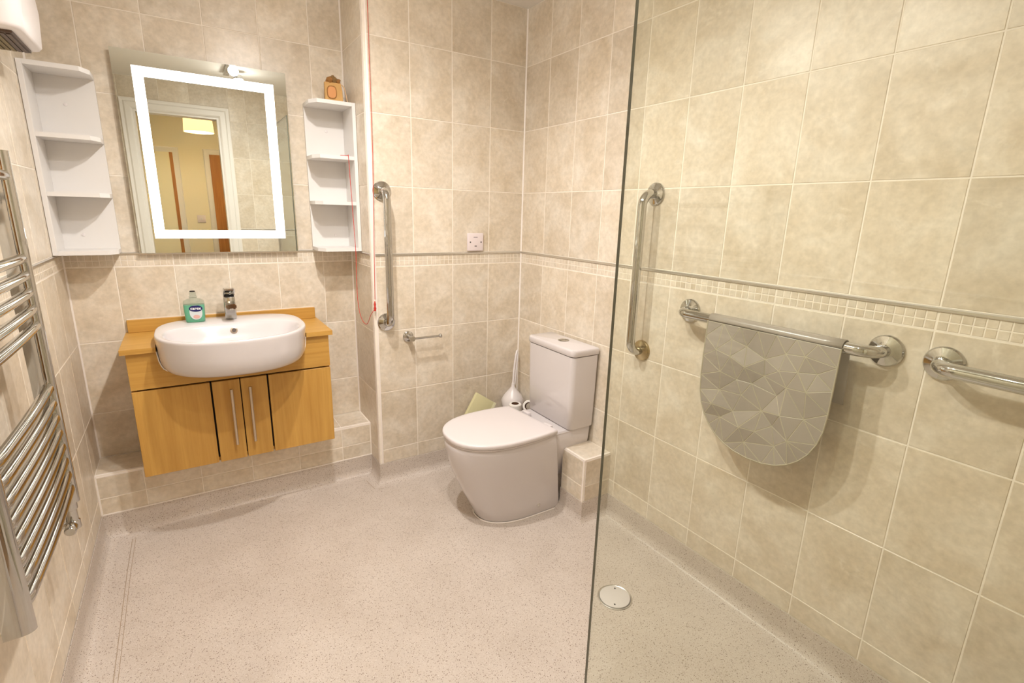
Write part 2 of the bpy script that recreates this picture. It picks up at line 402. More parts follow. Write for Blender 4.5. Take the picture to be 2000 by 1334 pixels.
# boxed pipe next to the toilet
PX, PY0, PY1, PZ = -.150, -.765, -.614, .305
bm = bmesh.new(); box(bm, PX+GR, 0-.0005, PY0+GR, PY1, 0, PZ-GR)
pb = tag(mk('wall_pipe_box', bm, GROUT), 'small tiled pipe box standing between the toilet and the glass screen', 'pipe box', kind='structure')
w1 = Wall('', '', (PX,0,0), (0,1,0), (-1,0,0)); w1.obj = pb; w1.grid([PY0+.010,PY1], [.105,.178,PZ-.010])
w2 = Wall('', '', (0,PY0,0), (1,0,0), (0,-1,0)); w2.obj = pb; w2.grid([PX+.010,-.002], [.105,.178,PZ-.010])
w3 = Wall('', '', (0,0,PZ), (1,0,0), (0,0,1), (0,1,0)); w3.obj = pb; w3.grid([PX+.010,-.002], [PY0+.010,PY1])
edge_trim('edge_trim', (PX,PY0,.105), (PX,PY0,PZ), (-1,0,0), (0,-1,0), .010, pb)
edge_trim('edge_trim', (PX,PY0,PZ), (0,PY0,PZ), (0,-1,0), (0,0,1), .010, pb)
edge_trim('edge_trim', (PX,PY0,PZ), (PX,PY1,PZ), (-1,0,0), (0,0,1), .010, pb)
# floor with coved vinyl upstand
def cove_floor():
    path = [(0,YR),(0,PY0),(PX,PY0),(PX,PY1),(0,PY1),(0,0),(XR,0),(XR,LEDGE_Y),(XL,LEDGE_Y),(XL,YR)]
    r = .045; t = .002; zt = .104
    prof = [(t-.002,zt),(t,zt),(t,r)]+[(t+r-r*cos(a), r-r*sin(a)) for a in [k*pi/16 for k in range(1,9)]]
    P = [Vector(p) for p in path]; n = len(P); rows = []
    for i, p in enumerate(P):
        def nrm(a,b): d = (b-a).normalized(); return Vector((-d.y,d.x))
        if i == 0: m = nrm(P[0],P[1])
        elif i == n-1: m = nrm(P[-2],P[-1])
        else:
            a, b = nrm(P[i-1],p), nrm(p,P[i+1]); m = (a+b)/(1+a.dot(b))
        rows.append([(p.x+m.x*d, p.y+m.y*d, z) for d, z in prof])
    bm = bmesh.new(); R = [ring(bm, r_) for r_ in rows]
    for a, b in zip(R, R[1:]):
        for k in range(len(prof)-1): bm.faces.new((a[k],b[k],b[k+1],a[k+1]))
    f = bm.faces.new([a[-1] for a in R]); bmesh.ops.triangulate(bm, faces=[f])
    o = tag(mk('floor', bm, VINYL, None, 50), 'pale speckled vinyl wet-room floor coved up the walls', 'floor', kind='structure')
    return o
floor = cove_floor()
bm = bmesh.new(); box(bm, XL-.1, .1, YR-.1, D+.1, -.06, -.0005); mk('sub_floor', bm, VINYL, floor)
def seam(pts, wd=.003):
    bm = bmesh.new(); P = [Vector(p) for p in pts]; A = []
    for i, p in enumerate(P):
        d = (P[min(i+1,len(P)-1)]-P[max(i-1,0)]).normalized(); u = Vector((-d.y,d.x,0)).normalized()*wd/2
        A.append((bm.verts.new(p+u), bm.verts.new(p-u)))
    for a, b in zip(A, A[1:]): bm.faces.new((a[0],a[1],b[1],b[0]))
    mk('weld_seam', bm, SEAM, floor)
seam([(-1.8000,0.0800,.0006),(-1.8025,-0.1500,.0006),(-1.8010,-0.4000,.0006),(-1.7990,-0.7000,.0006),(-1.7970,-1.3000,.0006),(-1.7960,-2.2000,.0006)], .0025)
seam([(-1.7890,0.0800,.0006),(-1.7915,-0.1500,.0006),(-1.7900,-0.4000,.0006),(-1.7880,-0.7000,.0006),(-1.7860,-1.3000,.0006),(-1.7850,-2.2000,.0006)], .002)
seam([(-.850,.066,.0006),(-.846,.02,.0006),(-.838,-.035,.0006)], .0025)
seam([(-.838,-.035,.0006),(-.815,-.046,.0006),(-.780,-.050,.0006)], .002)

# doorway lining and architraves
bm = bmesh.new()
for x0,x1,z0,z1 in ((DX0-.0,DX0+.02,0,DZ),(DX1-.02,DX1,0,DZ),(DX0+.02,DX1-.02,DZ-.02,DZ)): box(bm, x0,x1, YR-.1,YR, z0,z1)
df = tag(mk('door_1', bm, GLOSSP), 'white painted doorway lining leading to the hall', 'door frame', kind='structure')
def architrave(x0, x1, zt, y, n, parent, wd=AR):
    prof = [(0,0),(0,.010),(.012,.016),(.045,.018),(.055,.012),(wd,.014),(wd,0)]
    bm = bmesh.new()
    def P(cx, cz, dx, dz): return [(cx+dx*a, y+n*h, cz+dz*a) for a, h in prof]
    loft(bm, [P(x0,0,-1,0), P(x0,zt,-1,1), P(x1,zt,1,1), P(x1,0,1,0)])
    return mk('architrave', bm, GLOSSP, parent)
architrave(DX0+.005, DX1-.005, DZ-.005, YR, 1, df); architrave(DX0+.005, DX1-.005, DZ-.005, YR-.1, -1, df)

# ------------------------------------------------------------------ hall behind the doorway
HX0, HX1, HY, HC = -2.5, -.55, -4.4, 2.36
def struct(name, dims, mat, label, cat):
    bm = bmesh.new(); box(bm, *dims); return tag(mk(name, bm, mat), label, cat, kind='structure')
struct('floor_hall', (HX0,HX1,HY,YR-.1,-.06,-.0005), CARPET, 'brown hall carpet beyond the doorway', 'floor')
struct('ceiling_hall', (HX0,HX1,HY,YR-.1,HC,HC+.06), PAINT, 'white hall ceiling over the pendant lamp', 'ceiling')
struct('wall_hall_left', (HX0-.06,HX0,HY,YR-.1,0,HC), CREAM, 'cream hall wall on the side nearest the radiator', 'wall')
struct('wall_hall_right', (HX1,HX1+.06,HY,YR-.1,0,HC), CREAM, 'cream hall wall on the side nearest the shower', 'wall')
struct('wall_hall_front', (HX0,HX1,YR-.112,YR-.1005,DZ+.12,HC), CREAM, 'cream hall wall panel over the bathroom doorway', 'wall')
hb = struct('wall_hall_back', (HX0-.06,HX1+.06,HY-.06,HY,0,HC+.06), CREAM, 'cream far hall wall with two doors, seen in the mirror', 'wall')
def hall_door(name, x0, x1, zt, mat, label):
    t = thing(name, label, 'door', ((x0+x1)/2, HY, 0)); t['kind'] = 'structure'; L = t.location
    bx('leaf', (x0,x1,HY+.002,HY+.03,.005,zt), mat, t, off=L)
    bm = bmesh.new(); prof = [(0,0),(0,.012),(.05,.016),(.06,.0)]
    loft(bm, [[(cx-L.x+dx*a, h+.001, cz+dz*a) for a,h in prof] for cx,cz,dx,dz in ((x0,0,-1,0),(x0,zt,-1,1),(x1,zt,1,1),(x1,0,1,0))])
    mk('architrave', bm, GLOSSP, t); return t
t = hall_door('door_2', -1.128, -.62, 1.90, DOOR_OAK, 'oak hall door in white frame reflected in the mirror')
bm = bmesh.new(); tube(bm, fillet([(.0-.19,.03,1.0),(-.19,.07,1.0),(-.08,.07,1.0)], .012), .009); mk('handle', bm, CHROME, t, 40)
t = hall_door('door_3', -2.25, -1.487, 1.895, plain('pale_cream_door', (246,238,206), .4), 'pale cream hall door beside a strip of oak')
bx('lock_edge', (-1.52,-1.487,HY+.03,HY+.034,.005,1.895), DOOR_OAK, t, off=t.location)
t = thing('light_switch', 'white light switch on the cream hall wall', 'switch', (-1.278,HY+.001,1.168))
bx('plate', (-.043,.043,0,.008,-.043,.043), SHAVERP, t, .003); bx('rocker', (-.01,.01,.008,.012,-.014,.014), PLASTIC, t, .002)
# pendant lamp
t = thing('pendant_lamp', 'hall pendant lamp with warm cream drum shade', 'lamp', (-1.235,-3.55,HC))
bm = bmesh.new(); lathe(bm, [(.035,0),(.045,-.025),(.006,-.03)], seg=20); mk('ceiling_rose', bm, PLASTIC, t, 40)
bm = bmesh.new(); tube(bm, [(0,0,-.025),(0,0,-.2)], .003, 8); mk('cord', bm, PLASTIC, t, 40)
bm = bmesh.new(); lathe(bm, [(.125,-.165),(.135,-.32),(.132,-.32),(.122,-.165)], seg=32, cap0=False, cap1=False); mk('lamp_shade', bm, SHADE, t, 40)
bm = bmesh.new(); lathe(bm, [(.008,-.19),(.028,-.22),(.03,-.25),(.01,-.28)], seg=16); mk('bulb', bm, BULB, t, 40)
l = bpy.data.lights.new('pendant_light', 'POINT'); l.energy = HALL_W; l.color = (1,.88,.68); l.shadow_soft_size = .06
lo = bpy.data.objects.new('pendant_light', l); lo.location = (0,0,-.235); link(lo, t)

# ------------------------------------------------------------------ ceiling spotlight bar (the room's own lamps, with added fill)
t = thing('ceiling_spotlight_bar', 'chrome ceiling spotlight bar with three lamp heads, glimpsed in the mirror', 'ceiling light', (-1.10,-1.17,CEIL))
bx('bar', (-.02,.02,-.55,.55,-.022,0), CHROME, t, .004)
for (x,y,z,e) in SPOTS:
    p = Vector((x,y,z)) - t.location
    bm = bmesh.new(); tube(bm, [(0,p.y,-.02),(p.x,p.y,p.z+.032)], .006, 10); mk('stem', bm, CHROME, t, 40)
    bm = bmesh.new(); lathe(bm, [(.010,.035),(.026,.030),(.031,.010),(.031,.006)], p, seg=20); h = mk('lamp_head', bm, CHROME, t, 40)
    bm = bmesh.new(); lathe(bm, [(.0295,.0055),(.0295,.003)], p, seg=20); mk('lamp_face', bm, BULB, h, 40)
    l = bpy.data.lights.new('spot_light', 'SPOT'); l.energy = e; l.color = SPOT_COL; l.shadow_soft_size = .022; l.spot_size = radians(172); l.spot_blend = 1.0
    lo = bpy.data.objects.new('spot_light', l); lo.location = p+Vector((0,0,-.026)); link(lo, t)
    l = bpy.data.lights.new('added_fill', 'POINT'); l.energy = e*.10; l.color = SPOT_COL; l.shadow_soft_size = .03   # added point fill to lift the upper walls beyond the spot cone
    lo = bpy.data.objects.new('added_fill', l); lo.location = p+Vector((0,0,-.034)); link(lo, t)

# ------------------------------------------------------------------ glass shower screen
GX, GY = -.75, -1.482
t = thing('shower_screen', 'clear frameless glass shower screen standing before the grab-railed wall', 'glass screen', (GX,(GY+YR)/2,0))
L = t.location
bm = bmesh.new(); fs = box(bm, -.004, .004, YR+.004-L.y, GY-L.y, .012, 1.98)
for f in bm.faces:
    if abs(f.normal.x) < .5: f.material_index = 1
bm.normal_update()
for f in bm.faces: f.material_index = 0 if abs(f.normal.x) > .5 else 1
mk('glass_panel', bm, [GLASS, GLASS_EDGE], t, recalc=False)
bx('wall_channel', (-.011,.011,YR-L.y,YR+.02-L.y,.0,1.985), CHROME_DULL, t)
bx('bottom_seal', (-.007,.007,YR+.02-L.y,GY-.03-L.y,.0005,.014), CHROME_DULL, t)

# floor drain
t = thing('floor_drain', 'round white drain cover set in the shower floor', 'drain', (-.335,-1.172,.0005))
bm = bmesh.new(); lathe(bm, [(.060,0),(.061,.002),(.0585,.003),(.055,.001),(.055,0)], seg=40); mk('ring', bm, CHROME_DULL, t, 40)
bm = bmesh.new(); lathe(bm, [(.0535,0),(.0535,.004),(.052,.0048)], seg=40); mk('cover', bm, DRAIN, t, 40)
for a in (radians(46), radians(226)):
    bm = bmesh.new(); lathe(bm, [(.0032,.0042),(.0032,.0056)], (.04*cos(a),.04*sin(a),0), seg=10); mk('screw', bm, DARK, t)

# ------------------------------------------------------------------ grab rails
def grab_rail(name, a, b, n, label, s=.068, r=.0165, low_mat=None, fr=.041, group='chrome grab rails'):
    a, b, n = Vector(a), Vector(b), Vector(n)
    t = thing(name, label, 'grab rail', a, group); d = b-a
    bm = bmesh.new(); tube(bm, fillet([n*.012, n*s, d+n*s, d+n*.012], .045, 9), r, 18); mk('bar', bm, CHROME, t, 40)
    for q, m in ((Vector(), CHROME), (d, low_mat or CHROME)):
        bm = bmesh.new(); lathe(bm, [(fr,.0),(fr,.006),(fr-.003,.010),(r+.010,.013),(r+.004,.015),(r+.001,.016)], q, n, 32)
        fl = mk('flange', bm, m, t, 35)
    return t
grab_rail('grab_rail', (-.741,0,1.402), (-.741,0,.818), (0,-1,0), 'vertical chrome grab rail beside the red pull cord')
grab_rail('grab_rail', (0,-.890,1.404), (0,-.890,.806), (-1,0,0), 'vertical chrome grab rail with rusty lower flange beside the toilet', low_mat=RUSTY)
grab_rail('grab_rail', (0,-1.098,1.003), (0,-1.708,1.003), (-1,0,0), 'horizontal chrome grab rail with the grey mat hung over it', r=.016)
grab_rail('grab_rail', (0,-1.829,1.001), (0,-2.235,1.001), (-1,0,0), 'empty horizontal chrome grab rail past the hung mat', r=.0175)

# ------------------------------------------------------------------ grey faceted vinyl mat folded over the rail
def make_mat():
    y0, y1 = -1.237, -1.641; cy = (y0+y1)/2; hw = (y0-y1)/2; zt, zc, zb = 1.003, .82, .606
    R = .0195; front = -.068-R; rng = random.Random(5)
    # front sheet outline in (y,z)
    def inside(y, z, m=0):
        if z >= zc: return abs(y-cy) <= hw-m
        k = (zc-z)/(zc-zb-m); 
        return k <= 1 and abs(y-cy) <= (hw-m)*(1-k**2.3)**(1/2.3)
    rim = [(y0, zt-.002), (y0,.95),(y0,.885)]
    for i in range(17):
        a = pi*i/16; e = 2/2.3
        rim.append((cy+hw*math.copysign(abs(cos(a))**e, cos(a)), zc-(zc-zb)*abs(sin(a))**e))
    rim += [(y1,.885),(y1,.95),(y1,zt-.002)]
    top = [(y0+(y1-y0)*k/7, zt-.002) for k in range(1,7)]
    pts = [(p,0.0) for p in rim]+[(p,0.0) for p in top]
    n_rim = len(pts); tries = 0; inner = []
    while len(inner) < 34 and tries < 6000:
        tries += 1; y = rng.uniform(y1,y0); z = rng.uniform(zb,zt-.02)
        if not inside(y,z,.022) or z > zt-.03: continue
        if min(math.hypot(y-q[0][0], z-q[0][1]) for q in pts+inner) < .047: continue
        inner.append(((y,z), rng.uniform(-.010,.012)))
    pts += inner
    from mathutils.geometry import delaunay_2d_cdt
    order = list(range(len(rim)))+list(range(len(rim)+len(top)-1, len(rim)-1, -1))
    edges = [(order[i], order[(i+1)%len(order)]) for i in range(len(order))]
    V, E, F, *_ = delaunay_2d_cdt([Vector(p[0]) for p in pts], edges, [], 1, 1e-6)
    bm = bmesh.new(); bv = []
    for v in V:
        d = min(((v.x-p[0][0])**2+(v.y-p[0][1])**2, p[1]) for p in pts)[1]
        bulge = -.012*max(0,(zt-v.y))/.4
        curl = .010*max(0, (v.x-cy)/hw)*max(0,(.9-v.y))/.3
        bv.append(bm.verts.new((front-d+bulge+curl, v.x, v.y)))
    for f in F:
        try: bm.faces.new([bv[i] for i in f])
        except ValueError: pass
    bm.normal_update()
    for f in bm.faces:
        if f.normal.x > 0: f.normal_flip()
    faces = list(bm.faces)
    bmesh.ops.inset_individual(bm, faces=faces, thickness=.0014, depth=.0008, use_even_offset=True)
    inner_set = set(faces)
    for f in bm.faces: f.material_index = 0 if f in inner_set else 1
    t = thing('shower_mat', 'grey translucent shower mat with faceted triangles folded over the rail', 'mat', (front, cy, zt))
    for v in bm.verts: v.co -= t.location
    o = mk('front_sheet', bm, [MAT_A, MAT_B], t, recalc=False)
    md = o.modifiers.new('thick', 'SOLIDIFY'); md.thickness = .0022; md.offset = -1
    # fold over the bar and rear flap
    bm = bmesh.new(); prof = []
    for k in range(0,13):
        a = pi - pi*k/12; prof.append((-.068+R*cos(a), zt+R*sin(a)))
    prof += [(-.068+R, zt-.03), (-.068+R+.004, zt-.10), (-.068+R+.002, zt-.16)]
    rows = []
    for i in range(9):
        y = y0+(y1-y0)*i/8 ; rows.append([(px-t.location.x-(.0006 if 2 < k < 10 else 0), y-t.location.y-(.012*max(0,k-11)/4 if i==8 else 0), pz-t.location.z) for k,(px,pz) in enumerate(prof)])
    loft(bm, rows, False, False, closed=False)
    o = mk('fold', bm, MAT_A, t, 50); md = o.modifiers.new('thick','SOLIDIFY'); md.thickness = .0022; md.offset = 0
    # rolled rim
    bm = bmesh.new()
    tube(bm, [Vector((front-.012*max(0,zt-z)/.4+.010*max(0,(y-cy)/hw)*max(0,(.9-z))/.3, y, z))-t.location for y,z in rim], .0022, 8); mk('rim', bm, MAT_B, t, 50)
make_mat()

# ------------------------------------------------------------------ toilet
def dshape(x_front, x_back, hw, cy, z, n=40, e=2.35, taper=0.0):
    """D outline: flat at x_back, rounded toward x_front (-x)."""
    out = []; xm = x_back-(x_back-x_front)*.42
    m = n//2
    for i in range(m+1):
        a = -pi/2+pi*i/m; k = 2/e
        out.append((xm-(xm-x_front)*abs(cos(a))**k, cy+hw*math.copysign(abs(sin(a))**k, sin(a)), z))
    for i in range(1,6): 
        s = i/6; out.append((xm+(x_back-xm)*s, cy+hw-taper*s*s, z))
    for i in range(6): 
        s = 1-i/6; out.append((xm+(x_back-xm)*s, cy-hw+taper*s*s, z))
    # remove duplicate end (last equals first-ish)
    return out
TY = -.485
def make_toilet():
    t = thing('toilet', 'white close-coupled toilet with closed lid by the corner', 'toilet', (-.33,TY,0)); L = t.location
    bm = bmesh.new(); prof = []
    for z, xf, xb, hw in ((.001,-.517,-.157,.122),(.012,-.522,-.157,.126),(.05,-.540,-.160,.129),(.10,-.565,-.168,.135),(.16,-.594,-.178,.144),(.22,-.619,-.189,.154),
                          (.28,-.640,-.202,.165),(.33,-.652,-.212,.173),(.365,-.658,-.220,.177),(.383,-.659,-.223,.178),(.389,-.655,-.226,.175)):
        prof.append([(x-L.x,y-L.y,zz) for x,y,zz in dshape(xf,xb,hw,TY,z,e=2.3,taper=.012*z/.39)])
    loft(bm, prof); body = mk('pan', bm, CERAMIC, t, 50)
    bm = bmesh.new(); sh = []
    for z, x0, hw in ((.15,-.20,.10),(.24,-.23,.124),(.32,-.25,.147),(.384,-.25,.153),(.391,-.248,.150)):
        sh.append([(x0-L.x,-hw,z),(-.012-L.x,-hw+.004,z),(-.012-L.x,hw-.004,z),(x0-L.x,hw,z)])
    loft(bm, sh); bmesh.ops.bevel(bm, geom=[e for e in bm.edges], offset=.006, segments=2, affect='EDGES'); mk('cistern_shelf', bm, CERAMIC, t, 50)
    bm = bmesh.new(); pr = [(x-L.x,y-L.y,z) for x,y,z in dshape(-.522,-.158,.127,TY,.002,e=2.3,taper=.0)]
    tube(bm, pr+[pr[0]], .0032, 8, False); mk('sealant_bead', bm, LINER, t, 50)
    for sy in (-1,1):
        bm = bmesh.new(); lathe(bm, [(.008,0),(.008,.003),(.005,.005)], (-.275-L.x, sy*.1298, .050), (0,sy,0), 14); mk('bolt_cap', bm, CHROME_DULL, t, 40)
    # seat and lid
    def slab(name, z0, z1, xf, xb, hw, mat, e, r=.006):
        bm = bmesh.new(); rs = []
        for z, o in ((z0,.003),(z0+.002,0),(z1-r,0),(z1-r*.35,.0018),(z1-.0003,.006),(z1,.02)):
            rs.append([(x-L.x,y-L.y,zz) for x,y,zz in dshape(xf+o,xb-o,hw-o,TY,z,e=e,taper=.018)])
        loft(bm, rs); return mk(name, bm, mat, t, 60)
    slab('seat', .3905, .3985, -.658, -.222, .183, SEATW, 2.35, .003)
    slab('lid', .400, .420, -.663, -.218, .188, SEATW, 2.35)
    bx('hinge', (-.219-L.x,-.198-L.x,-.11,-.06,.391,.412), SEATW, t, .004); bx('hinge', (-.219-L.x,-.198-L.x,.06,.11,.391,.412), SEATW, t, .004)
    # cistern
    def rrect(x0,x1,hy,z,r,n=6):
        pts = []
        for cx,cy,a0 in ((x0+r,-hy+r,pi),(x1-.004,-hy+.004,1.5*pi),(x1-.004,hy-.004,0),(x0+r,hy-r,.5*pi)):
            rr = r if cx == x0+r else .004
            for k in range(n+1):
                a = a0+k*pi/2/n; pts.append((cx+rr*cos(a)-L.x, cy+rr*sin(a), z))
        return pts
    bm = bmesh.new()
    loft(bm, [rrect(-.142,-.014,.156,.3915,.02),rrect(-.148,-.014,.160,.397,.022),rrect(-.152,-.014,.166,.55,.024),rrect(-.154,-.014,.170,.7295,.024)])
    c = mk('cistern', bm, CERAMIC, t, 50)
    bm = bmesh.new(); loft(bm, [rrect(-.151,-.016,.166,.7297,.022),rrect(-.151,-.016,.166,.7325,.022)]); mk('lid_gap', bm, BLACK, t, 50)
    bm = bmesh.new()
    loft(bm, [rrect(-.155,-.010,.171,.7325,.024),rrect(-.157,-.010,.173,.735,.024),rrect(-.157,-.010,.173,.755,.024),rrect(-.155,-.012,.171,.761,.022),rrect(-.149,-.018,.165,.7635,.018)])
    mk('cistern_lid', bm, CERAMIC, t, 50)
    bm = bmesh.new(); lathe(bm, [(.026,.7633),(.026,.7655),(.0225,.7665),(.0225,.7645)], (-.075-L.x,.0,0), seg=28); b = mk('flush_button', bm, CHROME, t, 40)
    for s in (-1,1):
        bm = bmesh.new(); pts = [(.0205*cos(a)*1.0, .001*s+s*.0205*sin(a)) for a in [pi*k/12 for k in range(13)]]
        prism(bm, pts, lambda a,bb,d: (-.075-L.x+a, bb, d), .764, .7672 if s > 0 else .7662); mk('button_half', bm, CHROME, b)
make_toilet()

# ------------------------------------------------------------------ toilet roll holder, outlet plate
t = thing('paper_holder', 'chrome toilet paper holder with an empty arm', 'paper holder', (-.636,0,.738))
bm = bmesh.new(); lathe(bm, [(.026,0),(.026,.006),(.022,.010),(.012,.012),(.011,.045),(.013,.052)], (0,0,0), (0,-1,0), 26); mk('wall_mount', bm, CHROME, t, 35)
bm = bmesh.new(); tube(bm, [(-.005,-.060,.001),(.135,-.060,.001)], .0055, 14); a = mk('arm', bm, CHROME, t, 40)
bm = bmesh.new(); lathe(bm, [(.012,-.014),(.0135,-.008),(.0135,.008),(.012,.014)], (0,-.052,.001), (0,-1,0), 20); mk('elbow', bm, CHROME, t, 40)
bm = bmesh.new(); lathe(bm, [(.004,0),(.009,.003),(.0105,.009),(.009,.014),(.003,.017)], (.133,-.060,.001), (1,0,0), 18); mk('end_knob', bm, CHROME, a, 50)
t = thing('outlet_plate', 'square white electrical plate screwed to the tiles', 'wall plate', (-.2775,0,1.1795))
bx('plate', (-.044,.044,-.011,0,-.043,.043), SHAVERP, t, .004, 3)
for s in (-1,1):
    bm = bmesh.new(); lathe(bm, [(.0035,0),(.0035,.0012)], (s*.030,-.0105,0), (0,-1,0), 12); mk('screw', bm, DARK, t)
bx('flex_slot', (-.006,.006,-.0116,-.0105,-.021,-.0175), DARK, t)
bx('printed_mark', (-.012,.010,-.0113,-.0105,.022,.0255), plain('grey_print', (150,138,142), .6), t)

# ------------------------------------------------------------------ items behind the toilet
t = thing('toilet_brush', 'white toilet brush with split handle in a fan-shaped holder behind the toilet', 'toilet brush', (-.072,-.068,0))
bm = bmesh.new(); lathe(bm, [(.055,.001),(.055,.30),(.062,.335),(.05,.36),(.03,.385),(.010,.41),(.008,.43)], seg=24); mk('holder', bm, PLASTIC, t, 40)
bm = bmesh.new(); tube(bm, smooth_path([(0,0,.42),(.012,.012,.5),(.032,.028,.575),(.046,.038,.600)]), .0055, 10); mk('handle', bm, PLASTIC, t, 40)
bm = bmesh.new(); tube(bm, smooth_path([(.012,0,.42),(.026,.012,.5),(.046,.030,.585)]), .004, 10); mk('handle', bm, PLASTIC, t, 40)
def roll(p, axis, label, r=.034, h=.098, core=.02):
    t = thing('toilet_roll', label, 'toilet roll', p)
    bm = bmesh.new(); lathe(bm, [(core,0),(r-.004,0),(r,.004),(r,h-.004),(r-.004,h),(core,h)], (0,0,0), axis, 28, False, False); mk('paper', bm, PAPER, t, 40)
    bm = bmesh.new(); lathe(bm, [(core,.001),(core,h-.001),(core-.002,h-.001),(core-.002,.001)], (0,0,0), axis, 24, False, False); mk('core', bm, CARD, t, 40)
    return t
roll((-.122,-.170,.0005), (0,0,1), 'bottom toilet roll of the stack standing behind the toilet', .045)
roll((-.122,-.170,.0995), (0,0,1), 'middle toilet roll of the stack standing behind the toilet', .045)
roll((-.115,-.158,.1985), (0,0,1), 'third toilet roll up the stack behind the toilet', .045)
roll((-.122,-.170,.2975), (0,0,1), 'slim toilet roll on top of the stack beside the brush', .033, .06)
roll((-.062,-.215,.345), (-.55,-.65,.35), 'slim toilet roll lying tilted with its brown core facing out', .031, .055)
roll((-.262,-.075,.0005), (0,0,1), 'lower toilet roll of the pair propping up the pale packet', .05)
roll((-.262,-.075,.0995), (0,0,1), 'upper toilet roll of the pair propping up the pale packet', .05, .0945)
# pale packet leaning on the wall
t = thing('packet', 'pale yellow flat packet leaning crookedly against the tiles behind the toilet', 'packet', (-.30,-.07,0))
bm = bmesh.new(); box(bm, -.066, .066, -.011, .011, .0, .16, .002)
o = mk('carton', bm, PACK, t, 30); 
M = Matrix.Translation((-.0142,.016,.2335)) @ Matrix.Rotation(radians(-8),4,'X') @ Matrix.Rotation(radians(35),4,'Y')
o.matrix_local = M
bm = bmesh.new(); box(bm, .052,.0675, -.0122,.0122, .0,.1605); e = mk('flap', bm, PACKE, t); e.matrix_local = M

# ------------------------------------------------------------------ basin cabinet
CX0, CX1, FY = -1.718, -1.003, 0.0
BCX = -1.360
def basin_outline(s, z, dy=0):
    out = []; n = 64
    for i in range(n):
        a = 2*pi*i/n; e = 2/2.35 if sin(a) < 0 else 2/3.2
        x = .265*s*math.copysign(abs(cos(a))**e, cos(a)); b = .262 if sin(a) < 0 else .243
        y = .030+dy+b*s*math.copysign(abs(sin(a))**e, sin(a))
        out.append((BCX+x, y, z))
    return out
def make_cabinet():
    t = thing('basin_cabinet', 'wall-hung oak basin cabinet with two bar-handled doors', 'cabinet', ((CX0+CX1)/2,.15,.29)); L = t.location
    z0, z1 = .291, .786
    # carcass: sides, bottom, and a black sheet as painted shade behind the door gaps
    bx('side_panel', (CX0,CX0+.016,.016,D-.001,z0,z1), WOOD_V, t, off=L); bx('side_panel', (CX1-.016,CX1,.016,D-.001,z0,z1), WOOD_V, t, off=L)
    bx('bottom_panel', (CX0+.016,CX1-.016,.018,D-.001,z0,z0+.016), WOOD_H, t, off=L)
    bx('gap_shade_sheet', (CX0+.016,CX1-.016,.020,.026,z0+.016,.655), BLACK, t, off=L)
    # fascia with a notch for the bowl
    side = [(.2622,z1),(.2578,.747),(.2525,.7285),(.2462,.7155),(.2355,.7065),(.2145,.7025)]   # follows the bowl
    pts = [(CX0,.645),(CX1,.645),(CX1,z1)]+[(BCX+h,z) for h,z in side]+[(BCX-h,z) for h,z in reversed(side)]+[(CX0,z1)]
    bm = bmesh.new(); prism(bm, pts, lambda a,b,d: (a-L.x,d-L.y,b-L.z), 0.0, .017); mk('fascia', bm, WOOD_H, t)
    bm = bmesh.new(); bead = [(BCX+h+.0018,z) for h,z in side]+[(BCX-h-.0018,z) for h,z in reversed(side)]
    tube(bm, [(x-L.x,-.0002-L.y,z-L.z) for x,z in bead], .0022, 8); mk('sealant_bead', bm, LINER, t, 50)
    xs = [CX0,-1.4675,-1.4608,-1.3630,-1.3592,-1.2617,-1.2550,CX1]
    for a,b,n in ((xs[0],xs[1],'fixed_panel'),(xs[2],xs[3],'door'),(xs[4],xs[5],'door'),(xs[6],xs[7],'fixed_panel')):
        o = bx(n, (a,b,0,.017,z0,.638), WOOD_V, t, .0012, 1, off=L)
        if n == 'door':
            hx = -1.396 if a < -1.4 else -1.329
            bm = bmesh.new(); tube(bm, [(hx-L.x,-.028-L.y,.367-L.z),(hx-L.x,-.028-L.y,.607-L.z)], .006, 14)
            for hz in (.395,.579): tube(bm, [(hx-L.x,0-L.y,hz-L.z),(hx-L.x,-.028-L.y,hz-L.z)], .004, 10)
            mk('handle', bm, SATIN, o, 40)
    return t
make_cabinet()
# worktop with the basin cut out, and upstand
t = thing('worktop', 'oak worktop and upstand cut around the white basin', 'worktop', (-1.36,.15,.787)); L = t.location
ol = [(x,y) for x,y,z in basin_outline(1.0, 0)]
wf = -.017
back = [p for p in ol if p[1] > wf]
back.sort(key=lambda p: math.atan2(p[1]-.03, p[0]-BCX) if math.atan2(p[1]-.03, p[0]-BCX) > -pi/2 else math.atan2(p[1]-.03, p[0]-BCX)+2*pi)
xr_, xl_ = back[0][0], back[-1][0]
poly = [(-1.733,wf),(xl_,wf)]+list(reversed(back))+[(xr_,wf),(-.988,wf),(-.988,D-.001),(-1.733,D-.001)]
bm = bmesh.new(); prism(bm, poly, lambda a,b,d: (a-L.x,b-L.y,d-L.z), .787, .806); mk('top', bm, WOOD_H, t)
bx('sealant_bead', (-1.724,-.994,.3035,D-.001,.858,.861), LINER, t, off=L)
bx('upstand', (-1.724,-.994,.287,D-.001,.8062,.858), WOOD_H, t, .0015, 1, off=L)

